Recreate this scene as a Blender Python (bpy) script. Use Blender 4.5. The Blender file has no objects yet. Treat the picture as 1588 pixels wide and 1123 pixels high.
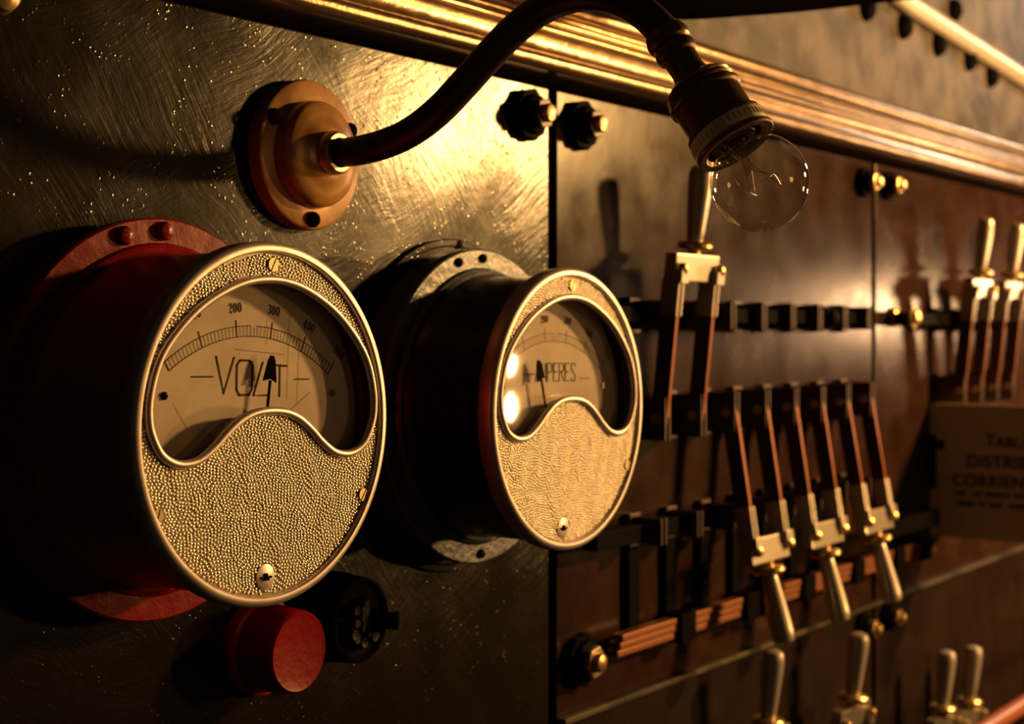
import bpy, bmesh, math, random
from mathutils import Matrix, Vector, Euler
random.seed(4)
S = bpy.context.scene
COL = S.collection
R = math.radians

# ------------------------------------------------------------------ camera
cd = bpy.data.cameras.new('camera')
cam = bpy.data.objects.new('camera', cd); COL.objects.link(cam)
cam.location = (0, -0.78, 1.5)
cam.rotation_euler = (R(90), 0, -R(55.5))
cd.sensor_width = 36; cd.lens = 2447.0 / 1588 * 36
cd.shift_y = -(561.5 - 512) / 1588
cd.clip_start = 0.02
cd.dof.use_dof = True; cd.dof.focus_distance = 0.99; cd.dof.aperture_fstop = 8.2
S.camera = cam
# ------------------------------------------------------------------ world, lights, exposure
w = bpy.data.worlds.new('world'); S.world = w; w.use_nodes = True
bg = w.node_tree.nodes['Background']
bg.inputs[0].default_value = (1.0, .72, .45, 1); bg.inputs[1].default_value = .010
def lamp(name, loc, power, color, radius):
    l = bpy.data.lights.new(name, 'POINT'); l.energy = power; l.color = color; l.shadow_soft_size = radius
    o = bpy.data.objects.new(name, l); o.location = loc; COL.objects.link(o); return o
WARM = (1.0, .53, .16)
lamp('room_light', (2.86, -1.25, 1.985), 225, WARM, .075)
lamp('room_light', (2.95, -1.62, 1.325), 44, WARM, .036)
lamp('room_light', (2.95, -1.63, 1.455), 32, WARM, .028)
lamp('room_light', (3.35, -.52, 1.545), 15, (1.0, .58, .28), .05)
lamp('room_light', (4.0, -.34, 2.30), 15, (1.0, .84, .62), .08)
lamp('room_light', (1.5, -3.2, 1.75), 15, WARM, .25)  # weak front fill added to brighten the switch handles
vs = S.view_settings
vs.view_transform = 'Standard'; vs.look = 'None'; vs.gamma = 1; vs.use_curve_mapping = False
vs.exposure = 0.0

# ------------------------------------------------------------------ materials
def mat(name, base, rough=.5, metal=0.0, spec=.5, coat=0.0, bump=None, var=None, rvar=None, **kw):
    """bump/var/rvar: callables (nt, coord) -> socket"""
    m = bpy.data.materials.new(name); m.use_nodes = True
    nt = m.node_tree; b = nt.nodes['Principled BSDF']
    b.inputs['Base Color'].default_value = (*base, 1)
    b.inputs['Roughness'].default_value = rough
    b.inputs['Metallic'].default_value = metal
    b.inputs['Specular IOR Level'].default_value = spec
    b.inputs['Coat Weight'].default_value = coat
    b.inputs['Coat Roughness'].default_value = kw.get('coat_rough', .15)
    tc = nt.nodes.new('ShaderNodeTexCoord').outputs['Object']
    if bump:
        h, strength, dist = bump(nt, tc)
        n = nt.nodes.new('ShaderNodeBump'); n.inputs['Strength'].default_value = strength
        n.inputs['Distance'].default_value = dist
        nt.links.new(h, n.inputs['Height']); nt.links.new(n.outputs[0], b.inputs['Normal'])
    if var:
        s, c2 = var(nt, tc)
        mx = nt.nodes.new('ShaderNodeMix'); mx.data_type = 'RGBA'
        mx.inputs[6].default_value = (*base, 1); mx.inputs[7].default_value = (*c2, 1)
        nt.links.new(s, mx.inputs[0]); nt.links.new(mx.outputs[2], b.inputs['Base Color'])
    if rvar:
        s, lo, hi = rvar(nt, tc)
        mr = nt.nodes.new('ShaderNodeMapRange'); mr.inputs[3].default_value = lo; mr.inputs[4].default_value = hi
        nt.links.new(s, mr.inputs[0]); nt.links.new(mr.outputs[0], b.inputs['Roughness'])
    return m
def mapping(nt, tc, scale=(1, 1, 1), rot=(0, 0, 0)):
    n = nt.nodes.new('ShaderNodeMapping'); n.inputs['Scale'].default_value = scale; n.inputs['Rotation'].default_value = rot
    nt.links.new(tc, n.inputs[0]); return n.outputs[0]
def noise(nt, v, scale, detail=3, rough=.55, dist=0.0):
    n = nt.nodes.new('ShaderNodeTexNoise'); n.inputs['Scale'].default_value = scale
    n.inputs['Detail'].default_value = detail; n.inputs['Roughness'].default_value = rough; n.inputs['Distortion'].default_value = dist
    nt.links.new(v, n.inputs['Vector']); return n.outputs[0]
def voro(nt, v, scale, rnd=1.0, feature='F1'):
    n = nt.nodes.new('ShaderNodeTexVoronoi'); n.feature = feature; n.inputs['Scale'].default_value = scale
    n.inputs['Randomness'].default_value = rnd
    nt.links.new(v, n.inputs['Vector']); return n.outputs['Distance']
def math_(nt, op, a, b=None, clamp=False):
    n = nt.nodes.new('ShaderNodeMath'); n.operation = op; n.use_clamp = clamp
    for i, s in enumerate((a, b)):
        if s is None: continue
        if isinstance(s, (int, float)): n.inputs[i].default_value = s
        else: nt.links.new(s, n.inputs[i])
    return n.outputs[0]
def mrange(nt, s, a, b, c=0, d=1):
    n = nt.nodes.new('ShaderNodeMapRange'); 
    for i, x in zip((1, 2, 3, 4), (a, b, c, d)): n.inputs[i].default_value = x
    nt.links.new(s, n.inputs[0]); return n.outputs[0]

def brushed_bump(nt, tc):
    # strokes of thick old paint laid in crossing patches, plus grit specks and sags
    def strokes(rot, warp_scale, warp, seed):
        wn = nt.nodes.new('ShaderNodeTexNoise'); wn.inputs['Scale'].default_value = warp_scale; wn.inputs['Detail'].default_value = 2
        nt.links.new(mapping(nt, tc, (1, 1, 1), (seed, seed, 0)), wn.inputs['Vector'])
        vm = nt.nodes.new('ShaderNodeVectorMath'); vm.operation = 'SCALE'; vm.inputs[3].default_value = warp
        nt.links.new(wn.outputs['Color'], vm.inputs[0])
        ad = nt.nodes.new('ShaderNodeVectorMath'); ad.operation = 'ADD'
        nt.links.new(tc, ad.inputs[0]); nt.links.new(vm.outputs[0], ad.inputs[1])
        rt = mapping(nt, ad.outputs[0], (1, 1, 1), (0, R(rot), 0))
        return noise(nt, mapping(nt, rt, (26, 26, 230)), 1.0, 4, .65)
    a = strokes(28, 4, .10, 0); b_ = strokes(-50, 5, .12, 1.3)
    g = mrange(nt, noise(nt, tc, 7, 2), .42, .58)
    mx = math_(nt, 'ADD', math_(nt, 'MULTIPLY', a, g), math_(nt, 'MULTIPLY', b_, math_(nt, 'SUBTRACT', 1.0, g)))
    sp = voro(nt, tc, 190)
    gate = noise(nt, tc, 30, 2)
    spk = math_(nt, 'MULTIPLY', mrange(nt, sp, .26, .0), mrange(nt, gate, .46, .60))
    h = math_(nt, 'ADD', mx, math_(nt, 'MULTIPLY', spk, .8))
    h = math_(nt, 'ADD', h, math_(nt, 'MULTIPLY', noise(nt, tc, 34, 3), .9))
    return h, .42, .0007
def fine(scale, strength=.3, dist=.0004, detail=3):
    def f(nt, tc): return noise(nt, tc, scale, detail), strength, dist
    return f
def blot(scale, c2, lo=.4, hi=.65):
    def f(nt, tc): return mrange(nt, noise(nt, tc, scale, 4), lo, hi), c2
    return f
def rv(scale, lo, hi):
    def f(nt, tc): return mrange(nt, noise(nt, tc, scale, 4), .3, .7), lo, hi
    return f

M = {}
M['olive'] = mat('thick_dark_paint', (.009, .0064, .0034), .3, 0, .22, bump=brushed_bump, var=blot(7, (.008, .0036, .0028)), rvar=rv(14, .15, .25))
M['marble'] = mat('polished_brown_slate', (.020, .0085, .006), .3, 0, .085, bump=fine(26, .16, .0010), var=blot(16, (.034, .015, .010)), rvar=rv(18, .18, .29))
M['marble_low'] = mat('dull_brown_slate', (.012, .006, .0045), .4, 0, .06, bump=fine(30, .3, .001), var=blot(12, (.018, .010, .007)))
M['gilt'] = mat('gilded_moulding', (.33, .22, .125), .28, .85, .5, bump=fine(90, .5, .0012), var=blot(35, (.20, .13, .07)))
M['rust_wall'] = mat('rough_sheet_metal', (.105, .086, .074), .6, .1, .3, bump=fine(45, 1.0, .005, 5), var=blot(13, (.042, .032, .026), .40, .60))
M['dark'] = mat('black_iron', (.003, .0022, .0018), .6, 0, .015, bump=fine(60, .2, .0006))
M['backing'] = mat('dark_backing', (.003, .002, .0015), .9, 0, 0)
M['enamel'] = mat('black_enamel', (.004, .0035, .0035), .3, 0, .4)
M['red'] = mat('thick_red_paint', (.20, .003, .003), .34, 0, .14, coat=.12, bump=fine(45, .5, .002, 4), var=blot(30, (.19, .004, .005)))
M['red_dull'] = mat('red_lacquer', (.36, .006, .010), .4, 0, .25, bump=fine(40, .2, .001))
M['pebble'] = mat('pebbled_brass', (.92, .83, .70), .36, .9, .5, bump=fine(500, .2, .0002))
M['pebble_ground'] = mat('dark_plate_ground', (.20, .16, .11), .5, .7, .5)
M['rim'] = mat('worn_nickel_brass', (.56, .48, .47), .42, .75, .5, bump=fine(240, .2, .0003), var=blot(60, (.46, .38, .35)))
M['screw'] = mat('aged_brass_screw', (.34, .25, .15), .4, .8, .5)
M['steel'] = mat('grey_painted_iron', (.055, .068, .085), .38, .2, .6, bump=fine(120, .7, .0016, 4))
M['paper'] = mat('aged_dial_paper', (.80, .68, .57), .62, 0, .35, bump=fine(300, .1, .0002), var=blot(25, (.64, .52, .44)))
M['ink'] = mat('brown_black_ink', (.026, .011, .007), .6, 0, .2)
M['ink_faded'] = mat('faded_ink', (.30, .20, .11), .6, 0, .2)
M['needle'] = mat('black_needle', (.006, .0045, .004), .6, 0, 0)
M['bronze'] = mat('bronze_varnish', (.46, .24, .075), .32, .15, .5, bump=fine(60, .3, .001), var=blot(30, (.24, .105, .035)))
M['arm'] = mat('dark_brass_tube', (.045, .020, .012), .38, .35, .5, bump=fine(50, .2, .0006))
M['socket'] = mat('tarnished_brass', (.16, .085, .040), .33, .6, .5, bump=fine(70, .25, .0006))
M['porcelain'] = mat('grimy_porcelain', (.8, .70, .50), .4, 0, .4)
M['nickel'] = mat('worn_nickel', (.42, .37, .33), .32, .85, .5, bump=fine(160, .25, .0005))
M['handle'] = mat('worn_grey_grip', (.46, .40, .35), .30, .45, .7, bump=fine(120, .35, .0007))
M['brass'] = mat('old_brass', (.66, .45, .20), .3, .9, .5)
M['copper'] = mat('copper_bar', (.24, .085, .036), .42, .6, .5, bump=fine(60, .2, .0006))
M['edge'] = mat('lit_worn_copper_edge', (.20, .058, .024), .5, .5, .3)
M['dull_strip'] = mat('dull_steel_strip', (.07, .052, .038), .55, .3, .3, var=blot(9, (.02, .014, .010), .45, .6))
M['shaded_tarnish'] = mat('shaded_tarnished_copper', (.055, .026, .017), .45, .3, .4)  # tarnish darkened so the blade sides carry their shade in the colour
M['sign'] = mat('cream_board', (.72, .56, .40), .6, 0, .25, var=blot(8, (.6, .45, .31)))
M['wood'] = mat('red_brown_wood', (.26, .07, .03), .35, 0, .5, bump=fine(40, .2, .001))
M['filament'] = mat('filament_wire', (.35, .30, .24), .3, .9, .5)
def glass(name, f0=.09):
    # thin pane: clear, with a Schlick surface reflection
    m = bpy.data.materials.new(name); m.use_nodes = True
    nt = m.node_tree; nt.nodes.clear()
    out = nt.nodes.new('ShaderNodeOutputMaterial'); mix = nt.nodes.new('ShaderNodeMixShader')
    tr = nt.nodes.new('ShaderNodeBsdfTransparent'); gl = nt.nodes.new('ShaderNodeBsdfGlossy')
    tr.inputs[0].default_value = (.97, .955, .93, 1); gl.inputs['Roughness'].default_value = .03
    lw = nt.nodes.new('ShaderNodeLayerWeight'); lw.inputs[0].default_value = .5
    p = math_(nt, 'POWER', lw.outputs['Facing'], 2.8)
    f = math_(nt, 'ADD', f0, math_(nt, 'MULTIPLY', p, .9 - f0), True)
    nt.links.new(f, mix.inputs[0]); nt.links.new(tr.outputs[0], mix.inputs[1]); nt.links.new(gl.outputs[0], mix.inputs[2])
    nt.links.new(mix.outputs[0], out.inputs[0])
    return m
M['glass'] = glass('clear_glass')

# ------------------------------------------------------------------ mesh helpers
AX = Matrix.Rotation(R(90), 4, 'X')       # local x right, y up, z out of the panel
class MB:
    def __init__(s, M_=None): s.bm = bmesh.new(); s.M = M_ or Matrix()
    def _v(s, p): return s.bm.verts.new(s.M @ Vector(p))
    def face(s, vs):
        try: return s.bm.faces.new(vs)
        except ValueError: return None
    def lathe(s, prof, n=64, m=None, c=(0, 0)):
        m = m or Matrix()
        rings = []
        for r, h in prof:
            if r < 1e-7: rings.append([s._v(m @ Vector((c[0], c[1], h)))])
            else: rings.append([s._v(m @ Vector((c[0] + r * math.cos(2 * math.pi * i / n), c[1] + r * math.sin(2 * math.pi * i / n), h))) for i in range(n)])
        for a, b in zip(rings, rings[1:]):
            for i in range(n):
                j = (i + 1) % n
                if len(a) == 1 and len(b) == 1: continue
                if len(a) == 1: s.face((a[0], b[j], b[i]))
                elif len(b) == 1: s.face((a[i], a[j], b[0]))
                else: s.face((a[i], a[j], b[j], b[i]))
        return s
    def tube(s, path, r, n=16, closed=False, flat=None, up=(0, 0, 1)):
        """sweep; flat=(scale_side, scale_up) squashes the section against `up`"""
        P = [Vector(p) for p in path]; N = len(P); rings = []
        nrm = None
        for i, p in enumerate(P):
            if closed: t = (P[(i + 1) % N] - P[i - 1]).normalized()
            else: t = (P[min(i + 1, N - 1)] - P[max(i - 1, 0)]).normalized()
            if flat:
                nrm = Vector(up); b = t.cross(nrm).normalized(); fx, fy = flat
            else:
                if nrm is None:
                    nrm = t.orthogonal().normalized()
                nrm = (nrm - t * nrm.dot(t)).normalized(); b = t.cross(nrm); fx = fy = 1
            rr = r[i] if isinstance(r, (list, tuple)) else r
            rings.append([s._v(p + b * (math.cos(2 * math.pi * k / n) * rr * fx) + nrm * (math.sin(2 * math.pi * k / n) * rr * fy)) for k in range(n)])
        for i in range(N if closed else N - 1):
            a, b = rings[i], rings[(i + 1) % N]
            for k in range(n): s.face((a[k], a[(k + 1) % n], b[(k + 1) % n], b[k]))
        if not closed:
            s.face(rings[0][::-1]); s.face(rings[-1])
        return s
    def box(s, c, d, m=None):
        m = m or Matrix()
        v = [s._v(m @ Vector((c[0] + x * d[0] / 2, c[1] + y * d[1] / 2, c[2] + z * d[2] / 2))) for x in (-1, 1) for y in (-1, 1) for z in (-1, 1)]
        for f in ((0, 1, 3, 2), (4, 6, 7, 5), (0, 4, 5, 1), (2, 3, 7, 6), (0, 2, 6, 4), (1, 5, 7, 3)): s.face([v[i] for i in f])
        return s
    def prism(s, poly, z0, z1, m=None):
        m = m or Matrix()
        a = [s._v(m @ Vector((x, y, z0))) for x, y in poly]; b = [s._v(m @ Vector((x, y, z1))) for x, y in poly]
        s.face(a[::-1]); s.face(b)
        for i in range(len(a)):
            j = (i + 1) % len(a); s.face((a[i], a[j], b[j], b[i]))
        return s
    def ribbon(s, pts, wd, z, th=.00025):
        """flat inked stroke of varying width in the xy plane, a hair thick"""
        P = [Vector((p[0], p[1], 0)) for p in pts]; L, Rr = [], []
        for i, p in enumerate(P):
            t = (P[min(i + 1, len(P) - 1)] - P[max(i - 1, 0)]); t = t.normalized() if t.length else Vector((1, 0, 0))
            nn = Vector((-t.y, t.x, 0)); ww = (wd[i] if isinstance(wd, (list, tuple)) else wd) / 2
            if 0 < i < len(P) - 1:
                t1 = (P[i] - P[i - 1]).normalized(); ww /= max(.5, abs(t1.dot(t)))
            L.append(p + nn * ww); Rr.append(p - nn * ww)
        poly = L + Rr[::-1]
        a = [s._v((q.x, q.y, z)) for q in L]; b = [s._v((q.x, q.y, z)) for q in Rr]
        for i in range(len(P) - 1): s.face((b[i], b[i + 1], a[i + 1], a[i]))
        return s
    def build(s, name, m, parent=None, bevel=0, angle=35, smooth=True):
        if bevel:
            bmesh.ops.recalc_face_normals(s.bm, faces=s.bm.faces)
            es = [e for e in s.bm.edges if len(e.link_faces) == 2 and e.calc_face_angle(0) > R(40)]
            bmesh.ops.bevel(s.bm, geom=es, offset=bevel, segments=2, profile=.6, affect='EDGES', clamp_overlap=True)
        bmesh.ops.recalc_face_normals(s.bm, faces=s.bm.faces)
        me = bpy.data.meshes.new(name); s.bm.to_mesh(me); s.bm.free()
        me.materials.append(m)
        if bevel: angle = min(angle, 8)
        if smooth:
            for p in me.polygons: p.use_smooth = True
            me.set_sharp_from_angle(angle=R(angle))
        o = bpy.data.objects.new(name, me); COL.objects.link(o)
        if parent: o.parent = parent
        return o
def tag(o, label=None, cat=None, group=None, kind=None):
    if label: o['label'] = label
    if cat: o['category'] = cat
    if group: o['group'] = group
    if kind: o['kind'] = kind
    return o
def thing(name, label, cat, loc, rot=None, group=None):
    o = bpy.data.objects.new(name, None); COL.objects.link(o); o.empty_display_size = .02
    o.location = loc; o.rotation_euler = (rot if rot is not None else AX.to_euler())
    return tag(o, label, cat, group)
def children(o): return [c for c in bpy.data.objects if c.parent == o]
def copy_tree(o, parent=None):
    c = o.copy(); COL.objects.link(c); c.parent = parent
    for ch in children(o): copy_tree(ch, c)
    return c
def catmull(P, k=8, closed=False):
    out = []; N = len(P)
    rng = range(N) if closed else range(N - 1)
    for i in rng:
        g = (lambda j: Vector(P[j % N])) if closed else (lambda j: Vector(P[min(max(j, 0), N - 1)]))
        a, b, c, d = g(i - 1), g(i), g(i + 1), g(i + 2)
        for q in range(k):
            t = q / k
            out.append(.5 * ((2 * b) + (c - a) * t + (2 * a - 5 * b + 4 * c - d) * t * t + (3 * b - a - 3 * c + d) * t ** 3))
    if not closed: out.append(Vector(P[-1]))
    return out
def axis_matrix(p, d):
    return Matrix.Translation(p) @ Vector(d).to_track_quat('Z', 'Y').to_matrix().to_4x4()

# ------------------------------------------------------------------ setting: wall behind, moulding
wb = MB(); wb.box((2.6, .17, 1.6), (6.4, .06, 3.2)); wall = tag(wb.build('wall_back', M['rust_wall'], smooth=False), kind='structure')
sp = MB(); sp.tube([(2.20, .128, 2.052), (2.4386, .128, 2.0238), (3.2, .128, 1.976)], .017, 12, flat=(1, .8), up=(0, -1, 0))
sp.build('seam_strip', mat('bright_worn_steel', (.62, .54, .42), .4, .6, .5, bump=fine(60, .4, .001)), wall)
for x, z in ((2.2886, 1.9911), (2.4444, 1.9868), (2.6049, 1.9821), (2.7653, 1.979), (2.8878, 1.9658), (2.6849, 2.054)):
    rv_ = MB(Matrix.Translation((x, .14, z)) @ AX)
    rv_.lathe([(.021, 0), (.020, .004), (.017, .011), (.010, .016), (0, .018)], 20)
    rv_.build('rivet', M['dark'], wall)

def profile_strip(name, prof, x0, x1, m):
    b = MB(); n = 9
    rows = [[b._v((x0 + (x1 - x0) * i / n, y, z)) for y, z in prof] for i in range(n + 1)]
    for a, c in zip(rows, rows[1:]):
        for k in range(len(prof) - 1): b.face((a[k], a[k + 1], c[k + 1], c[k]))
    b.face(rows[0]); b.face(rows[-1][::-1])
    return b.build(name, m, angle=30)
def arc(cy, cz, r, a0, a1, n=7): return [(cy - r * math.cos(R(a0 + (a1 - a0) * i / n)), cz + r * math.sin(R(a0 + (a1 - a0) * i / n))) for i in range(n + 1)]
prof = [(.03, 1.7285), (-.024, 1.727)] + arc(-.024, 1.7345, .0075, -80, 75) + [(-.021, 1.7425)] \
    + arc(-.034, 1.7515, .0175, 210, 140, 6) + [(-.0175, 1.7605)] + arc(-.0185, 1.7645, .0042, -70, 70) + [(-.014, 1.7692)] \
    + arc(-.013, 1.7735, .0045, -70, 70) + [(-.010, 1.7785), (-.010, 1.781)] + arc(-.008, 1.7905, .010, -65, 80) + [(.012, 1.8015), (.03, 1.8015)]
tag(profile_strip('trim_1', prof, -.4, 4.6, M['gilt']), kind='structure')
# backing sheet seen through the joints
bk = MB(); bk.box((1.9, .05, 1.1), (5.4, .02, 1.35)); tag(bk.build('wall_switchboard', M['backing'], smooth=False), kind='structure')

# ------------------------------------------------------------------ switchboard slabs
def slab(x0, x1, z0, z1, m, label):
    b = MB(); b.box(((x0 + x1) / 2, .016, (z0 + z1) / 2), (x1 - x0, .032, z1 - z0))
    o = b.build('switchboard_panel', m, bevel=.0015, smooth=False)
    return tag(o, label, 'panel')
slab(-.30, 1.1935, .5, 1.7185, M['olive'], 'thickly brush-painted dark olive panel carrying both round meters and the lamp')  # upper slabs stop short: black gap added to stand for the moulding's shadow
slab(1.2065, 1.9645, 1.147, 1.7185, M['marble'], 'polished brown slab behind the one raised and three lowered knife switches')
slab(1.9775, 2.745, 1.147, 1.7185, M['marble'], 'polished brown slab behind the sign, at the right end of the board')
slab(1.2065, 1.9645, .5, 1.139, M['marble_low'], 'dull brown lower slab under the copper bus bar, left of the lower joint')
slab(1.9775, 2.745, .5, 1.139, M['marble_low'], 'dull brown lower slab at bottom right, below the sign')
le = MB(); le.box((2.0, -.002, 1.143), (1.58, .012, .0055)); tag(le.build('ledge_strip', M['dull_strip'], bevel=.001),
    'thin pale metal strip running under the upper brown slabs', 'strip')

# ------------------------------------------------------------------ meters
HALF = [(0, .0856), (.020, .0835), (.040, .0768), (.060, .0660), (.0775, .0512), (.0890, .0362), (.0950, .018), (.0954, .004),
        (.0918, -.006), (.0862, -.0138), (.0777, -.0182), (.0690, -.0192), (.0590, -.0172), (.0480, -.0108), (.0376, -.0026),
        (.0263, .0045), (.0143, .0086), (0, .0099)]
FULL = HALF + [(-x, y) for x, y in HALF[-2:0:-1]]
OUT = catmull([(x, y, 0) for x, y in FULL], 5, True)
def offset(P, d):
    out = []; N = len(P)
    for i, p in enumerate(P):
        t = (P[(i + 1) % N] - P[i - 1]).normalized(); out.append(p + Vector((-t.y, t.x, 0)) * d)
    return out
LIPC = offset(OUT, .0020)                  # outline runs clockwise: +d is outwards
def ring_plate(mb, outer, inner, z0, z1):
    for z in (z0, z1):
        a = [mb._v((p[0], p[1], z)) for p in outer]; b = [mb._v((p[0], p[1], z)) for p in inner]
        ed = []
        for L in (a, b):
            for i in range(len(L)): ed.append(mb.bm.edges.new((L[i], L[(i + 1) % len(L)])))
        bmesh.ops.triangle_fill(mb.bm, edges=ed, use_beauty=True)
        if z == z0: A0, B0 = a, b
    for L0, L1 in ((A0, a), (B0, b)):
        for i in range(len(L0)):
            j = (i + 1) % len(L0); mb.face((L0[i], L0[j], L1[j], L1[i]))
def circle(r, n=96): return [Vector((r * math.cos(2 * math.pi * i / n), r * math.sin(2 * math.pi * i / n), 0)) for i in range(n)]
def inside_window(x, y):
    c = False; P = OUT; j = len(P) - 1
    for i in range(len(P)):
        if (P[i].y > y) != (P[j].y > y) and x < (P[j].x - P[i].x) * (y - P[i].y) / (P[j].y - P[i].y) + P[i].x: c = not c
        j = i
    return c
def grain(parent, seed, holes):
    '''thousands of small raised beads in wavering rows on the plate: one part, far too fine to count'''
    rg = random.Random(seed); V, Fc = [], []; z0 = .1170
    edge = [(p.x, p.y) for p in OUT]
    ph = [rg.random() * 6.28 for _ in range(6)]
    def wave(x, y): return .0009 * math.sin(x * 330 + ph[0] + 1.7 * math.sin(y * 70 + ph[1])) + .0017 * math.sin(x * 120 + y * 60 + ph[2]) + .0005 * math.sin(x * 560 + y * 200 + ph[3])
    row = -.106
    NS = 8
    while row < .106:
        x = -.106 + rg.random() * .002
        while x < .106:
            y = row + wave(x, row) + (rg.random() - .5) * .0004
            if x * x + y * y < .1024 ** 2 and not inside_window(x, y) and all((x - h[0]) ** 2 + (y - h[1]) ** 2 > h[2] ** 2 for h in holes):
                if min((x - e[0]) ** 2 + (y - e[1]) ** 2 for e in edge[::3]) > .0052 ** 2 if abs(y) < .1 else True:
                    sl = (wave(x + .0005, row) - wave(x - .0005, row)) / .001; an = math.atan(sl); ca, sa = math.cos(an), math.sin(an)
                    ra, rb_ = .00138 + .0003 * rg.random(), .00096 + .00016 * rg.random(); hh = .00090 + .0003 * rg.random()
                    n0 = len(V)
                    for q, (k, hz) in enumerate(((1.0, 0), (.78, .62), (.40, .93))):
                        for i in range(NS):
                            t = 2 * math.pi * i / NS; u, v = ra * k * math.cos(t), rb_ * k * math.sin(t)
                            V.append((x + u * ca - v * sa, y + u * sa + v * ca, z0 + hz * hh))
                    V.append((x, y, z0 + hh))
                    for q in range(2):
                        for i in range(NS):
                            j = (i + 1) % NS; Fc.append((n0 + q * NS + i, n0 + q * NS + j, n0 + (q + 1) * NS + j, n0 + (q + 1) * NS + i))
                    for i in range(NS): Fc.append((n0 + 2 * NS + i, n0 + 2 * NS + (i + 1) % NS, n0 + 3 * NS))
            x += .0024 + .0007 * rg.random()
        row += .00198
    me = bpy.data.meshes.new('pebble_grain'); me.from_pydata(V, [], Fc); me.materials.append(M['pebble'])
    me.polygons.foreach_set('use_smooth', [True] * len(me.polygons))
    o = bpy.data.objects.new('pebble_grain', me); COL.objects.link(o); o.parent = parent; o['kind'] = 'stuff'
    return o
def slot_screw(parent, x, y, z, r, ang, m, h=.0016, gap=.0011):
    b = MB(Matrix.Translation((x, y, z)) @ Matrix.Rotation(R(ang), 4, 'Z'))
    g = gap / 2 / r; a0 = math.asin(g)
    for s in (0, math.pi):
        pl = [(r * math.cos(a0 + s + (math.pi - 2 * a0) * i / 12), r * math.sin(a0 + s + (math.pi - 2 * a0) * i / 12)) for i in range(13)]
        b.prism(pl, 0, h)
    b.lathe([(r * .98, -.0004), (r * .98, .0003), (0, .0003)], 20)
    return b.build('screw', m, parent)
def digit(mb, ch, cx, cy, rot, h, z):
    """condensed didone figures drawn as strokes with thick stems and hairlines"""
    wdt = h * .46; T, t = h * .17, h * .055
    c, s = math.cos(rot), math.sin(rot)
    def tr(P): return [(cx + x * c - y * s, cy + x * s + y * c) for x, y in P]
    if ch == '0':
        P, W = [], []
        for i in range(25):
            a = 2 * math.pi * i / 24; P.append((wdt * .40 * math.cos(a), h * .47 * math.sin(a))); W.append(t + (T - t) * abs(math.cos(a)) ** 1.5)
        mb.ribbon(tr(P), W, z)
    elif ch in '35':
        top = [(-.40, .30), (-.28, .45), (0, .49), (.30, .40), (.34, .22), (.15, .06), (-.08, .03)] if ch == '3' else [(.34, .46), (-.30, .44), (-.34, .02)]
        bot = [(-.08, .03), (.22, 0), (.40, -.14), (.38, -.36), (.12, -.49), (-.22, -.46), (-.40, -.28)] if ch == '3' else [(-.34, .02), (0, .13), (.34, 0), (.38, -.28), (.12, -.49), (-.22, -.46), (-.40, -.28)]
        for L, W in ((top, [T * .8, t, t, T * .8, T, t, t][:len(top)] if ch == '3' else [T * .6, T * .6, t]), (bot, [t, t * 1.5, T, T, t, t, T * .9])):
            mb.ribbon(tr([(x * wdt, y * h) for x, y in L]), W, z)
    elif ch == '2':
        mb.ribbon(tr([(x * wdt, y * h) for x, y in [(-.40, .22), (-.30, .42), (0, .49), (.32, .38), (.34, .16), (.0, -.12), (-.40, -.44)]]), [T * .9, t, t, T, T, t * 1.4, t], z)
        mb.ribbon(tr([(x * wdt, y * h) for x, y in [(-.42, -.40), (-.1, -.36), (.2, -.46), (.44, -.28)]]), [t, T * .7, T * .8, t], z)
    elif ch == '4':
        mb.ribbon(tr([(x * wdt, y * h) for x, y in [(.18, .49), (-.48, -.16), (.48, -.16)]]), [t, t * 1.3, t], z)
        mb.ribbon(tr([(x * wdt, y * h) for x, y in [(.16, .49), (.16, -.49)]]), T, z)
        mb.ribbon(tr([(x * wdt, y * h) for x, y in [(-.05, -.47), (.38, -.47)]]), t, z)
    elif ch == '1':
        mb.ribbon(tr([(0, h * .49), (0, -h * .49)]), T, z); mb.ribbon(tr([(-wdt * .3, -h * .47), (wdt * .3, -h * .47)]), t, z)
        mb.ribbon(tr([(-wdt * .3, h * .36), (0, h * .46)]), t, z)
GL = {  # drafted single-line capitals on a 1 x 1 box
    'V': [[(0, 1), (.38, 0), (.86, .98)]],
    'O': [[(.15, 0), (0, .16), (0, .86), (.16, 1), (.7, 1), (.88, .84), (.88, .16), (.72, 0), (.15, 0)]],
    'L': [[(.55, 1), (0, 0), (.85, 0)]],
    'T': [[(-.1, .97), (.95, .95)], [(.36, .97), (.36, 0)]],
    'A': [[(0, 0), (.4, 1), (.75, 0)], [(.14, .36), (.62, .36)]],
    'M': [[(0, 0), (.08, 1), (.42, .3), (.76, 1), (.84, 0)]],
    'P': [[(0, 0), (0, 1), (.5, 1), (.66, .86), (.66, .62), (.5, .5), (0, .5)]],
    'E': [[(.7, 1), (0, 1), (0, 0), (.7, 0)], [(0, .52), (.55, .52)]],
    'R': [[(0, 0), (0, 1), (.5, 1), (.66, .86), (.66, .64), (.5, .52), (0, .52)], [(.3, .52), (.68, 0)]],
    'S': [[(.66, .86), (.5, 1), (.16, 1), (.02, .86), (.04, .68), (.6, .34), (.66, .16), (.5, 0), (.14, 0), (0, .14)]]}
def letters(mb, items, z, wd):
    for ch, x, y, wx, hy in items:
        for st in GL[ch]:
            mb.ribbon([(x + a * wx, y + b * hy) for a, b in st], wd, z)
            for a, b in st:      # round joins
                mb.lathe([(wd / 2, z), (0, z)], 8, c=(x + a * wx, y + b * hy))

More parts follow.
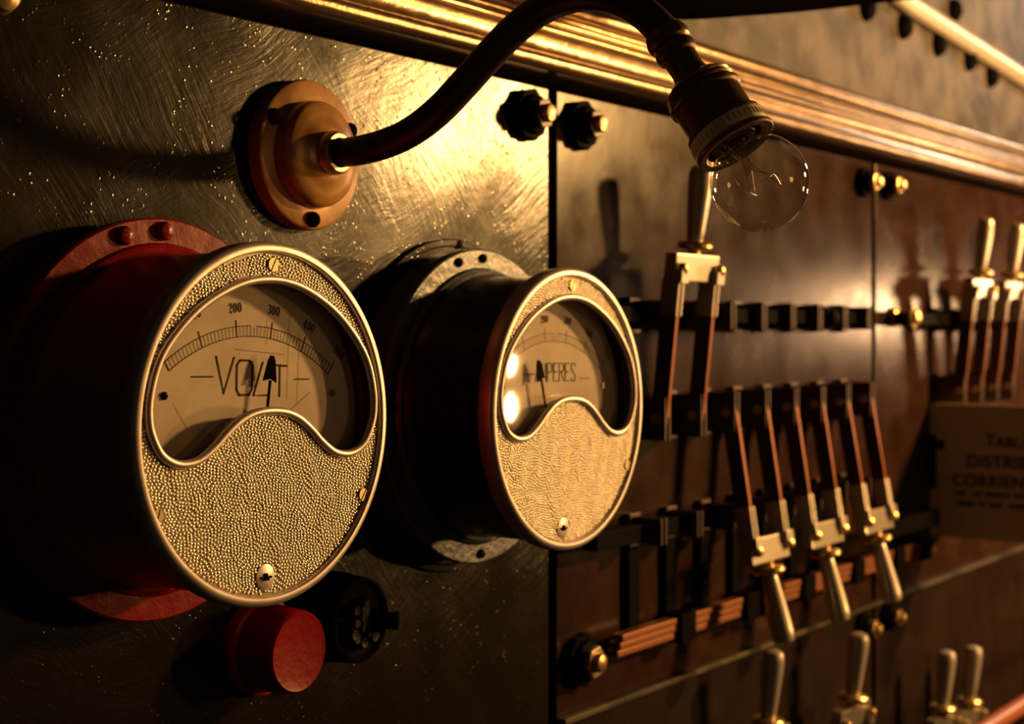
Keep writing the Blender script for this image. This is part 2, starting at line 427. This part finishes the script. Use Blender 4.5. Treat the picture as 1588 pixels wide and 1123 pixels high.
def meter(name, label, loc, body_m, flange_m, red):
    root = thing(name, label, 'meter', loc, (AX @ Matrix.Rotation(R(-1.2), 4, 'Z')).to_euler())
    fz, fr = (.025, .1285) if red else (.033, .1275)
    if not red:
        b = MB(); b.lathe([(.095, .0005), (.1370, .0005), (.1370, .003), (.1358, .0045), (.1315, .0045), (.1300, .003), (.095, .003)], 96)
        g = b.build('backing_ring', M['olive'], root)
        for a in (88, 208, 328):
            h = MB(); h.lathe([(.0036, .0035), (.0036, .0052), (.002, .0056), (0, .0058)], 16, c=(.1325 * math.cos(R(a)), .1325 * math.sin(R(a))))
            h.build('ring_screw', M['dark'], g)
    b = MB(); b.lathe([(.090, .001), (fr - .004, .001), (fr - .003, fz - .012), (fr - .0006, fz - .010), (fr, fz - .0085), (fr, fz - .0012), (fr - .0012, fz), (.1125, fz),
                       (.1112, fz + .0035), (.1092, fz + .0045), (.1070, fz + .0030), (.1050, fz + .002)], 96)
    fl = b.build('flange', flange_m, root)
    for a in ((91, 107, 180, 0) if red else (91, 107, 180, 0, 270)):
        h = MB(Matrix.Translation((.120 * math.cos(R(a)), .120 * math.sin(R(a)), fz - .0005)))
        k_ = 1.0 if red else .62
        h.lathe([(.0062 * k_, 0), (.0062 * k_, .003 * k_), (.005 * k_, .0052 * k_), (.0025 * k_, .0062 * k_), (0, .0064 * k_)], 18)
        h.build('flange_bolt', flange_m if red else M['dark'], fl)
    b = MB(); b.lathe([(.1085, fz + .0015), (.1062, fz + .006), (.1050, fz + .014), (.1046, .060), (.1046, .096), (.1062, .1035), (.1075, .1075), (.1045, .1085), (.1035, .108), (.1032, .090), (.1030, .078), (0, .078)], 96)
    b.build('case', body_m, root)
    b = MB(); b.lathe([(.1075, .1065), (.1098, .1072), (.1104, .1090), (.1105, .1165), (.1100, .1190), (.1088, .1203), (.1068, .1209), (.1050, .1207), (.1040, .1198), (.1036, .1182), (.1034, .1140), (.1040, .1085), (.1075, .1065)], 128)
    b.build('bezel_rim', M['rim'], root)
    b = MB(); ring_plate(b, circle(.1038), LIPC, .1140, .1172)
    fp = b.build('face_plate', M['pebble_ground'], root, smooth=False)
    grain(root, 7 if red else 8, [(.0006, .0965, .0046), (-.0895, -.0490, .0046), (.0885, -.0485, .0046), (-.002 if red else -.009, -.0925, .0084)])
    b = MB(); b.tube([(p.x, p.y, .1184) for p in LIPC], .0026, 14, True, flat=(1.0, 1.0))
    b.build('window_lip', M['rim'], root)
    # skirt that closes the window edge towards the dial
    b = MB()
    a_ = [b._v((p.x, p.y, .1150)) for p in LIPC]; c_ = [b._v((p.x, p.y, .1105)) for p in LIPC]
    for i in range(len(a_)): b.face((a_[i], a_[(i + 1) % len(a_)], c_[(i + 1) % len(a_)], c_[i]))
    b.build('window_skirt', M['enamel'], fp)
    # dial
    DZ = .1020
    b = MB(); b.lathe([(.0985, DZ - .002), (.0995, DZ - .0015), (.0995, DZ - .0004), (.0990, DZ), (0, DZ)], 96)
    dial = b.build('dial', M['paper'], root)
    CY = -.065
    b = MB(); z = DZ + .0003
    A = lambda v: R((v - 250) / 100 * 14.3 + .9)
    def pol(r, a): return (r * math.sin(a), CY + r * math.cos(a))
    lw = .00048 if red else .00034
    b.ribbon([pol(.1180, A(v)) for v in range(0, 501, 5)], lw, z)
    b.ribbon([pol(.1244, A(v)) for v in range(0, 244, 5)], lw, z); b.ribbon([pol(.1244, A(v)) for v in range(257, 501, 4)], lw, z)
    for v in range(0, 501, 10):
        if v % 100: b.ribbon([pol(.1180, A(v)), pol(.1244 if v != 250 else .1235, A(v))], lw * .8, z)
        else: b.ribbon([pol(.1180, A(v)), pol(.1284, A(v))], lw * 1.6, z)
    b.build('scale', M['ink'], dial)
    for v in (100, 200, 300, 400, 500):
        b = MB()
        for k, ch in enumerate(str(v)):
            a = A(v) + R((k - 1) * 1.62); p = pol(.1358 if v > 100 else .1388, a); digit(b, ch, p[0], p[1], -a, .0062, z)
        b.build('numeral', M['ink'], dial)
    b = MB()
    if red:
        letters(b, [('V', -.0300, .0185, .0175, .0218), ('O', -.0125, .0172, .0150, .0210), ('L', .0022, .0168, .0140, .0202), ('T', .0215, .0160, .0105, .0200)], z, .00130)
        b.ribbon([(-.0502, .0284), (-.0322, .0284)], .00095, z); b.ribbon([(.0389, .0266), (.0530, .0266)], .00085, z)
    else:
        x = -.0265
        for ch, wx in (('A', .0088), ('M', .0082), ('P', .0092), ('E', .0092), ('R', .0094), ('E', .0090), ('S', .0098)):
            letters(b, [(ch, x, .0215, wx, .0140)], z, .00095); x += .0086
        b.ribbon([(-.0440, .0270), (-.0270, .0270)], .00085, z); b.ribbon([(.0375, .0235), (.0545, .0235)], .0006, z)
    b.build('lettering', M['ink'], dial)
    if red:   # old pencil guide lines still showing on the paper
        for P in ([(.0135, .064), (.0128, .048)], [(.0335, .069), (.0320, .014)], [(.043, .058), (.0415, .010)], [(-.015, .045), (.030, .042)], [(.036, .0075), (.054, .0185)], [(-.064, .013), (-.052, -.003)]):
            b = MB(); b.ribbon(P, .0003, z); b.build('guide_line', M['ink_faded'], dial)
    for sx in (-.0715, .0745):
        slot_screw(dial, sx, .0175, DZ, .0024, 30, M['screw'] if sx > 0 else M['needle'], .0012, .0008)
    # needle
    ang = -9.0 if red else 16.5
    N = MB(Matrix.Translation((-.0022 if red else -.002, CY, DZ + .0068)) @ Matrix.Rotation(R(ang + (1.6 if red else 0)), 4, 'Z'))
    N.box((0, .0545, 0), (.0018, .075, .0008))
    L = 1.0
    sh = [(-.0064, .0908), (0, .0930), (.0064, .0908), (.0048, .0985), (.0036, .1040), (.0018, .1072), (-.0018, .1072), (-.0036, .1040), (-.0048, .0985)]
    base = [N._v((x_, y_, -.0004)) for x_, y_ in sh]; rid = [N._v((0, .0930, .0016)), N._v((0, .1062, .0004))]
    N.face(base[::-1]); m_ = len(sh)
    N.face((base[0], base[1], rid[0])); N.face((base[1], base[2], rid[0]))
    for k in (2, 3, 4): N.face((base[k], base[k + 1], rid[1] if k > 2 else rid[0]))
    N.face((base[3], rid[1], rid[0])); N.face((base[5], base[6], rid[1]))
    for k in (6, 7): N.face((base[k], base[k + 1], rid[1]))
    N.face((base[8], base[0], rid[0])); N.face((base[8], rid[0], rid[1]))
    N.build('needle', M['needle'], root)
    # glass, slightly domed
    sag = .0008 if red else .0020
    pr = [(.1030, .1095)] + [(.0985 * math.sin(R(q)), .1098 + sag * math.cos(R(q))) for q in range(90, 0, -9)] + [(0, .1098 + sag)]
    b = MB(); b.lathe(pr, 72)
    b.build('glass', M['glass'], root, angle=60)
    # screws in the plate
    for x, y, a, r in ((.0006, .0965, 62, .0042), (-.0895, -.0490, 70, .0042), (.0885, -.0485, 55, .0042)):
        slot_screw(root, x, y, .1172, r, a, M['screw'])
    b = MB(Matrix.Translation((-.002 if red else -.009, -.0925, .1172)))
    b.lathe([(.0080, 0), (.0080, .0009), (.0074, .0012), (0, .0012)], 28); ad_ = b.build('zero_adjuster', M['rim'], root)
    b = MB(Matrix.Translation((-.002 if red else -.009, -.0925, .1185)))
    b.prism([(-.0024, -.0018), (.0024, -.0018), (.0012, .0004), (.0007, .0026), (-.0007, .0026), (-.0012, .0004)], 0, .0012)
    for sx in (-.0042, .0042): b.lathe([(.0008, 0), (.0008, .0006), (0, .0007)], 8, c=(sx, 0))
    b.build('adjuster_slot', M['needle'], ad_)
    return root
meter('voltmeter', 'large round volt meter with dark red case and pebbled metal face', (.7043, 0, 1.4432), M['red_dull'], M['red'], True)
meter('ammeter', 'round ampere meter with black case and pebbled metal face', (1.0442, 0, 1.4383), M['enamel'], M['steel'], False)

# ------------------------------------------------------------------ gooseneck lamp
LX, LZ = .862, 1.6272
lampr = thing('wall_lamp', 'curved dark brass wall lamp with clear round bulb above the meters', 'lamp', (LX, 0, LZ), (0, 0, 0))
b = MB(AX); b.lathe([(.0545, .0002), (.0548, .008), (.0538, .0105), (.0522, .0115), (.0400, .0112), (.0386, .0118), (.0384, .0195), (.0374, .0218), (.0350, .0236), (.0290, .0256), (.0220, .0275), (.0180, .0300), (0, .030)], 96)
ro = b.build('rosette', M['bronze'], lampr)
for a in (28, 150, 270):
    c = (.0470 * math.cos(R(a)), .0470 * math.sin(R(a)))
    h = MB(AX); h.lathe([(.0058, .0105), (.0058, .0135), (.0046, .0155), (.0022, .0165), (0, .0167)], 20, c=c)
    h.build('rosette_screw', M['needle'], ro)
b = MB(AX); b.lathe([(.0160, .0285), (.0160, .0340), (.0152, .0372), (.0135, .0385), (.0110, .0385)], 40); b.build('collar', M['brass'], lampr)
arm = [(-.028, 1.6272), (-.0543, 1.6283), (-.0779, 1.6317), (-.1009, 1.6387), (-.1234, 1.6508), (-.1454, 1.6675), (-.1669, 1.6851), (-.1879, 1.7005), (-.2085, 1.7111), (-.2286, 1.7160), (-.2482, 1.7158), (-.2675, 1.7103), (-.2863, 1.6990), (-.3001, 1.6853), (-.309, 1.6722)]
b = MB(); b.tube([(p[0] + .002, p[1], p[2] - LZ) for p in catmull([(.002, y, z) for y, z in arm], 6)], .0106, 24)
b.build('arm', M['arm'], lampr)
s0 = Vector((.004, -.3001, 1.6853 - LZ)); s1 = Vector((.004, -.3654, 1.5888 - LZ)); L = (s1 - s0).length
AM = axis_matrix(s0, s1 - s0)
def fr(P): return [(r * (1.03 if f > .26 else 1), (f + (.045 if f > .255 else 0)) * L) for r, f in P]
b = MB(AM); b.lathe(fr([(.0100, -.02), (.0128, -.005), (.0142, .035), (.0142, .06), (.0128, .085), (.0118, .09), (.0132, .11), (.0136, .13), (.0126, .155), (.0108, .165), (.0106, .25), (.0116, .275), (.0135, .285)]), 40)
b.build('socket_neck', M['socket'], lampr)
b = MB(AM); b.lathe(fr([(.0110, .262), (.0165, .285), (.0195, .305), (.0208, .315), (.0215, .325), (.0206, .335), (.0212, .345), (.0226, .357), (.0214, .369), (.0220, .380), (.0234, .393), (.0230, .41), (.0214, .42), (.0213, .55), (.0216, .575),
                        (.0238, .585), (.0240, .600), (.0228, .606), (.0222, .62), (.0222, .70), (.0180, .70)]), 56)
b.build('socket', M['socket'], lampr)
b = MB(AM); b.lathe(fr([(.0218, .604), (.0240, .610), (.0243, .62), (.0243, .685), (.0236, .694), (.0200, .694)]), 56)
pr_ = b.build('socket_ring', M['porcelain'], lampr)
rg = random.Random(9)
for i in range(44):   # raised, worn-down marks round the ring
    a = 2 * math.pi * i / 44
    q = MB(AM @ Matrix.Rotation(a, 4, 'Z') @ Matrix.Translation((.0250, 0, .695 * L)))
    q.box((0, 0, 0), (.0009, .0009, .0036 + .001 * rg.random())); q.build('embossed_mark', M['porcelain'], pr_)
b = MB(AM); b.lathe(fr([(.0200, .688), (.0248, .692), (.0256, .702), (.0254, .716), (.0244, .722), (.0200, .718), (.018, .70)]), 56)
b.build('socket_lip', M['socket'], lampr)
# bulb: thin blown globe with a neck, stem and wires inside
rb = .0298; c0 = L
def globe(r, neck, t):
    P = [(neck, .70 * L)]
    a0 = math.degrees(math.asin(min(1, neck / r)))
    for q in range(26):
        th = R(180 - a0 * .98 - (180 - a0 * .98) * q / 25)
        P.append((r * math.sin(th), c0 - r * math.cos(th) * -1)) if q < 25 else P.append((0, c0 + r))
    return P
g = globe(rb, .0150, 0); gi = globe(rb - .0007, .0143, 0)
b = MB(AM); b.lathe(g, 72); gl = b.bm
bulb = b.build('bulb', M['glass'], lampr, angle=80)
b = MB(AM); b.lathe([(.0135, .60 * L), (.0140, .715 * L), (.0152, .728 * L), (.0152, .742 * L), (.0138, .748 * L), (.0095, .748 * L), (.0085, .69 * L)], 40); b.build('bulb_cap', M['arm'], bulb)
b = MB(AM); b.lathe([(.0085, .68 * L), (.0060, .78 * L), (.0034, .84 * L), (.0022, .90 * L), (.0030, .915 * L), (0, .925 * L)], 20); b.build('stem', M['glass'], bulb, angle=80)
b = MB(AM)
b.tube([(.0015, 0, .80 * L), (.004, .002, .92 * L), (.0135, .006, 1.04 * L)], .00028, 6)
b.tube([(-.0015, 0, .80 * L), (-.004, -.002, .92 * L), (-.0135, -.004, 1.05 * L)], .00028, 6)
for a in (60, 130, 240, 310): b.tube([(0, 0, .92 * L), (.010 * math.cos(R(a)), .010 * math.sin(R(a)), 1.0 * L)], .00018, 5)
b.build('support_wires', M['filament'], bulb)
b = MB(AM); b.tube(catmull([(.0135, .006, 1.04 * L), (.005, .0087, 1.0 * L), (-.0064, .0077, 1.03 * L), (-.005, -.0087, 1.0 * L), (.0064, -.0077, 1.03 * L), (-.0135, -.004, 1.05 * L)], 6), .00014, 5)
b.build('filament', M['filament'], bulb)

# ------------------------------------------------------------------ studs on the slabs
def stud(x, z, r, label, group=None, tipm=None, bodym=None, hexr=None):
    t = thing('terminal_stud', label, 'bolt', (x, 0, z), None, group)
    b = MB(); n = 9
    # ragged black insulating collar
    P = []
    for i in range(36):
        a = 2 * math.pi * i / 36; P.append((r * (1 + .05 * math.cos(n * a) + .02 * math.sin(4 * a + x * 9)) * math.cos(a), r * (1 + .05 * math.cos(n * a)) * math.sin(a)))
    b.prism(P, .0002, .009); b.lathe([(r * .8, .008), (r * .76, .014), (r * .5, .016), (0, .016)], 28)
    b.build('insulating_collar', bodym or M['dark'], t, bevel=.001)
    b = MB(); hr = hexr or r * .62
    b.prism([(hr * math.cos(R(60 * i + 10)), hr * math.sin(R(60 * i + 10))) for i in range(6)], .0155, .0225); b.build('nut', tipm or M['shaded_tarnish'], t, bevel=.001)
    b = MB(); tr_ = r * .36
    b.lathe([(tr_, .022), (tr_, .0265), (tr_ * .85, .0285), (tr_ * .4, .0295), (0, .0297)], 22); b.build('bolt_tip', M['brass'], t)
    return t
stud(1.155, 1.690, .0225, 'black collared stud left of the joint beneath the gilded moulding', None)
stud(1.243, 1.690, .0225, 'black collared stud right of the joint, by the raised switch handle', None)
stud(1.928, 1.690, .0185, 'brass tipped stud left of the second joint, near the glass bulb', None, M['brass'])
stud(2.010, 1.692, .0185, 'brass tipped stud right of the second joint, near the gilded moulding', None, M['brass'])
stud(1.241, 1.194, .0245, 'large hexagon nut stud at the left end of the copper bus bar', None, M['screw'])
stud(1.925, 1.118, .0190, 'brass stud left of the lower joint, under the third lowered switch', None, M['brass'])
stud(2.010, 1.120, .0190, 'brass stud right of the lower joint, under the third lowered switch', None, M['brass'])
stud(2.690, 1.690, .0185, 'stud at the far right end of the upper slab', None, M['brass'])
t = thing('brass_knob', 'small brass knob at the top left corner of the olive panel', 'knob', (.5875, 0, 1.696))
b = MB(); b.lathe([(.006, 0), (.006, .006), (.010, .009), (.0125, .015), (.0105, .021), (.005, .0245), (0, .025)], 28); b.build('knob_head', M['brass'], t)
b = MB(); b.lathe([(.0135, .0002), (.0135, .002), (.012, .0032), (.006, .0035)], 28); b.build('backplate', M['shaded_tarnish'], t)

# ------------------------------------------------------------------ red cap and black socket under the meters
t = thing('red_cap', 'round red painted cap on the panel below the volt meter', 'cap', (.8170, 0, 1.2769))
b = MB(); b.lathe([(.0345, .0002), (.0345, .006), (.0335, .0085), (.0300, .0095)], 56); b.build('flange', M['red_dull'], t)
b = MB(); b.lathe([(.0305, .009), (.0300, .020), (.0290, .0355), (.0283, .0388), (.0268, .0402), (.0235, .0396), (0, .0393)], 64); b.build('cap_body', M['red'], t)
t = thing('black_socket', 'black round fitting with a small spout beside the red cap', 'fitting', (.8918, 0, 1.2870))
b = MB(); b.lathe([(.0335, .0002), (.0335, .010), (.0322, .020), (.0315, .031), (.0308, .0335), (.0285, .0342), (.0275, .0318), (.0262, .0305), (0, .0305)], 56); b.build('housing', M['dark'], t)
rg = random.Random(3)
b = MB()
for i in range(15):
    a = rg.random() * 6.28; q = rg.random() ** .5 * .0165; r_ = .004 + .0035 * rg.random(); h0 = .0305
    b.lathe([(r_, h0 - .001), (r_ * .95, h0 + .003), (r_ * .6, h0 + .006 + .003 * rg.random()), (0, h0 + .0075)], 9, c=(q * math.cos(a), q * math.sin(a)))
b.build('caked_dirt', mat('caked_black_dirt', (.012, .010, .008), .6, 0, .12, bump=fine(160, .9, .002, 4)), t)
sm = axis_matrix(Vector((.012, -.002, .034)), Vector((.55, 0, .85)))
b = MB(sm); b.lathe([(.0085, -.004), (.0085, .004), (.0066, .006), (.0062, .016), (.0070, .017), (.0070, .019), (.0042, .019), (.0042, .010), (0, .010)], 24); b.build('spout', M['dark'], t)

# ------------------------------------------------------------------ knife switches
PP = .0372          # half the pole spacing
ZP = .035           # pivot height above the slab
def knife_switch(label, x, z, up, lean, group=None, lower_jaws=True, straps=True):
    t = thing('knife_switch', label, 'switch', (x, 0, z), None, group)
    def jaw(y0, y1, name, mm, px, h=.046, gap=.0042):
        b = MB()
        for s in (-1, 1):
            b.box((px + s * gap, (y0 + y1) / 2, h / 2), (.0026, y1 - y0, h))
        b.box((px, (y0 + y1) / 2, .004), (.020, y1 - y0 + .006, .008))
        return b.build(name, mm, t, bevel=.0006)
    for s in (-1, 1):
        h = jaw(-.021, .021, 'hinge_jaw', M['shaded_tarnish'], s * PP, .044)
        b = MB(Matrix.Translation((s * PP, 0, ZP)) @ Matrix.Rotation(R(90), 4, 'Y')); b.lathe([(0, -.009), (.005, -.009), (.005, .009), (0, .009)], 16); b.build('pivot_pin', M['screw'], h)
        jaw(.086, .114, 'contact_jaw', M['shaded_tarnish'], s * PP, .040)
        if lower_jaws: jaw(-.122, -.096, 'contact_jaw', M['shaded_tarnish'], s * PP, .040)
    th = lean if up else 180 - lean
    K = Matrix.Translation((0, 0, ZP)) @ Matrix.Rotation(R(th), 4, 'X')
    f = 1 if up else -1          # which local side faces the room
    for s in (-1, 1):
        b = MB(K); b.box((s * PP, .070, -f * .0006), (.0042, .150, .017)); bl = b.build('blade', M['shaded_tarnish'], t, bevel=.0005)
        b = MB(K); b.box((s * PP, .058, f * .0083), (.0044, .112, .0012)); b.build('lit_worn_edge', M['edge'], bl)  # worn front edge, coloured brighter to hold the light falling on it
        b = MB(K)                                        # clamp fingers gripping the blade end
        for q in (-1, 1): b.box((s * PP + q * .0042, .118, f * .001), (.0032, .036, .019))
        b.box((s * PP, .138, f * .004), (.0150, .012, .020))
        b.build('clamp', M['nickel'], t, bevel=.0008)
        b = MB(K @ Matrix.Translation((s * (PP + .001), .146, f * .0085)) @ (Matrix() if f > 0 else Matrix.Rotation(math.pi, 4, 'X')))
        b.lathe([(.0062, 0), (.0062, .003), (.0046, .0062), (.002, .0075), (0, .0078)], 16); b.build('clamp_bolt', M['brass'], t)
    b = MB(K); b.box((0, .147, 0), (.0890, .027, .013)); b.build('crossbar', M['nickel'], t, bevel=.0016)
    g = MB(K @ Matrix.Translation((0, .158, 0)) @ Matrix.Rotation(R(-90), 4, 'X'))
    g.lathe([(.0065, -.004), (.0065, .006), (.0058, .008)], 20); g.lathe([(.0055, .006), (.0160, .0075), (.0178, .0100), (.0178, .0125), (.0155, .0150), (.0075, .0165)], 36)
    g.build('ferrule', M['brass'], t)
    if not up: K = K @ Matrix.Translation((0, .17, 0)) @ Matrix.Rotation(R(-5), 4, 'X') @ Matrix.Translation((0, -.17, 0))
    g = MB(K @ Matrix.Translation((0, .174, 0)) @ Matrix.Rotation(R(-90), 4, 'X'))
    g.lathe([(.0070, -.002), (.0082, .002), (.0090, .010), (.0106, .030), (.0120, .050), (.0124, .060), (.0120, .0665), (.0104, .0708), (.0068, .0730), (0, .0738)], 36)
    g.build('handle', M['handle'], t)
    if straps:
        for s in (-1, 1):
            b = MB(); b.box((s * PP, -.164, .0035), (.020, .100, .007)); b.build('riser_strap', M['dark'], t, bevel=.0008)
    return t
X0, DX = 1.373, .1487
knife_switch('double bladed knife switch thrown up beside the glass bulb', X0, 1.4145, True, 6)
knife_switch('lowered double bladed knife switch nearest the raised one', X0 + DX, 1.4145, False, 9)
knife_switch('lowered double bladed knife switch in the middle of three', X0 + 2 * DX, 1.4145, False, 9)
knife_switch('lowered double bladed knife switch closest to the sign', X0 + 3 * DX, 1.4145, False, 10)
knife_switch('raised knife switch above the sign, its grey handle in full view', 2.2415, 1.4145, True, 6, lower_jaws=False, straps=False)
knife_switch('raised knife switch above the sign, cut by the right frame edge', 2.390, 1.4145, True, 6, lower_jaws=False, straps=False)
knife_switch('raised knife switch in the bottom row, under the nearest lowered one', 1.545, .9130, True, 5, straps=False)
knife_switch('raised knife switch in the bottom row, below the lower joint studs', 1.772, .8960, True, 6, straps=False)
knife_switch('left one of two close raised switches at the bottom right', 2.092, .8200, True, 5, straps=False)
knife_switch('right one of two close raised switches at the bottom right', 2.203, .8080, True, 5, straps=False)

# contact bars behind the jaws, bus bar
def bar(name, x0, x1, z, h, zt, m, label, cat, off=.009):
    b = MB(); b.box(((x0 + x1) / 2, -(off + zt / 2), z), (x1 - x0, zt, h)); return tag(b.build(name, m, bevel=.001), label, cat)
bar('contact_bar', 1.265, 1.862, 1.5150, .0150, .018, M['dark'], 'black horizontal contact bar crossing behind the raised left knife switch', 'bar', .010)
bar('contact_bar', 1.235, 1.93, 1.3050, .0170, .016, M['dark'], 'black horizontal contact bar behind the three lowered knife switches', 'bar', .010)
bar('contact_bar', 2.02, 2.46, 1.5150, .0160, .018, M['dark'], 'black horizontal contact bar behind the raised switches above the sign', 'bar', .010)
bar('link_bar', 1.90, 2.075, 1.2490, .0210, .022, M['dark'], 'short black link bar crossing the second joint left of the sign', 'bar', .030)
for x, z, n, lab in ((1.762, 1.5150, 'contact_stud', 'small dark stud through the free right end of the upper contact bar'), (2.040, 1.517, 'contact_stud', 'bright brass stud on the contact bar left of the switches above the sign')):
    t = thing(n, lab, 'bolt', (x, 0, z)); mm = M['dark'] if x < 2 else M['brass']
    b = MB(); b.lathe([(.013, .0002), (.013, .007), (.0085, .0085), (.0085, .029), (.0100, .030), (.0100, .036), (.006, .0385), (0, .039)], 24); b.build('stud_shank', mm, t)
    b = MB(); b.lathe([(.0145, .0285), (.0145, .0305), (.010, .0310)], 24); b.build('washer', mm, t)
bb = thing('bus_bar', 'laminated copper bus bar with black straps along the slab foot', 'bus bar', (1.279, 0, 1.2020))
segs = [(0, .870)]
for i in range(3):
    b = MB()
    b.box((.435 + .003 * i, (i - 1) * .0073, .0155 + .001 * i), (.870, .0062, .013)); b.build('copper_strip', M['copper'], bb, bevel=.0009)
for x in (.112, .260, .300, .410, .560, .700, .800):
    b = MB(); b.box((x + .018, -.001, .0165), (.030, .029, .024)); b.build('strap_clamp', M['dark'], bb, bevel=.001)

# ------------------------------------------------------------------ sign standing out from the slab
sg = thing('notice_board', 'cream notice board with dark Spanish heading standing out from the slab', 'sign', (2.178, 0, 1.302), (R(90), 0, R(-90)))
b = MB(); b.box((.130, 0, -.003), (.258, .188, .005)); b.build('board', M['sign'], sg, bevel=.001)
def words(s, x, y, h, parent):
    c = bpy.data.curves.new('lettering', 'FONT'); c.body = s; c.size = h / .72; c.extrude = .0002; c.space_character = 1.05; c.offset = h * .018
    o = bpy.data.objects.new('tmp', c); COL.objects.link(o)
    me = bpy.data.meshes.new_from_object(o.evaluated_get(bpy.context.evaluated_depsgraph_get()))
    bpy.data.objects.remove(o); me.materials.clear(); me.materials.append(M['ink'])
    q = bpy.data.objects.new('lettering', me); COL.objects.link(q); q.parent = parent; q.location = (x, y, .0002)
words('T', .080, 1.3385 - 1.302, .0185, sg); words('ABLA DE', .0945, 1.3385 - 1.302, .0145, sg)
words('DISTRIBUCION', .0545, 1.3095 - 1.302, .0170, sg)
words('CORRIENTE', .034, 1.2825 - 1.302, .0165, sg)
b = MB(); rg = random.Random(11)
for y, x in ((1.268 - 1.302, .0386), (1.2535 - 1.302, .0414)):       # two lines of print too small to read
    while x < .24:
        l = .004 + .002 * rg.random()
        if rg.random() > .16: b.box((x + l / 2, y + .0035 + (.0006 * rg.random()), .0002), (l * .72, .0062, .0003))
        x += l
b.build('small_print', M['ink'], sg)
b = MB(); b.box((.006, .012, .0015), (.010, .075, .006)); b.box((.016, .036, .001), (.014, .012, .004)); b.build('bracket', M['dark'], sg, bevel=.001)

# ------------------------------------------------------------------ conduit above, rail below
b = MB(); b.tube(catmull([(1.135, -.1, 1.860), (1.165, -.1, 1.815), (1.2272, -.1, 1.800), (1.4089, -.1, 1.832), (1.6163, -.1, 1.8745), (1.993, -.1, 1.957), (2.5, -.1, 2.075)], 8), .0235, 20)
tag(b.build('conduit', M['backing']), 'thick black conduit crossing above the moulding at the top edge', 'pipe')
b = MB(); b.tube([(1.78, -.16, 1.010), (2.12, -.16, 1.008), (2.7, -.16, 1.008)], .0115, 20)
rl = thing('guard_rail', 'red brown round rail crossing the bottom right corner', 'rail', (1.78, 0, 1.018), (0, 0, 0))
b.M = Matrix(); o = b.build('rail_bar', M['wood']); o.parent = rl; o.matrix_parent_inverse = Matrix.Translation((-1.78, 0, -1.018))
for x in (2.66,):
    b = MB(AX); b.lathe([(.022, .0002), (.022, .005), (.009, .007), (.009, .158)], 20, c=(x - 1.78, 0)); b.build('rail_bracket', M['shaded_tarnish'], rl)
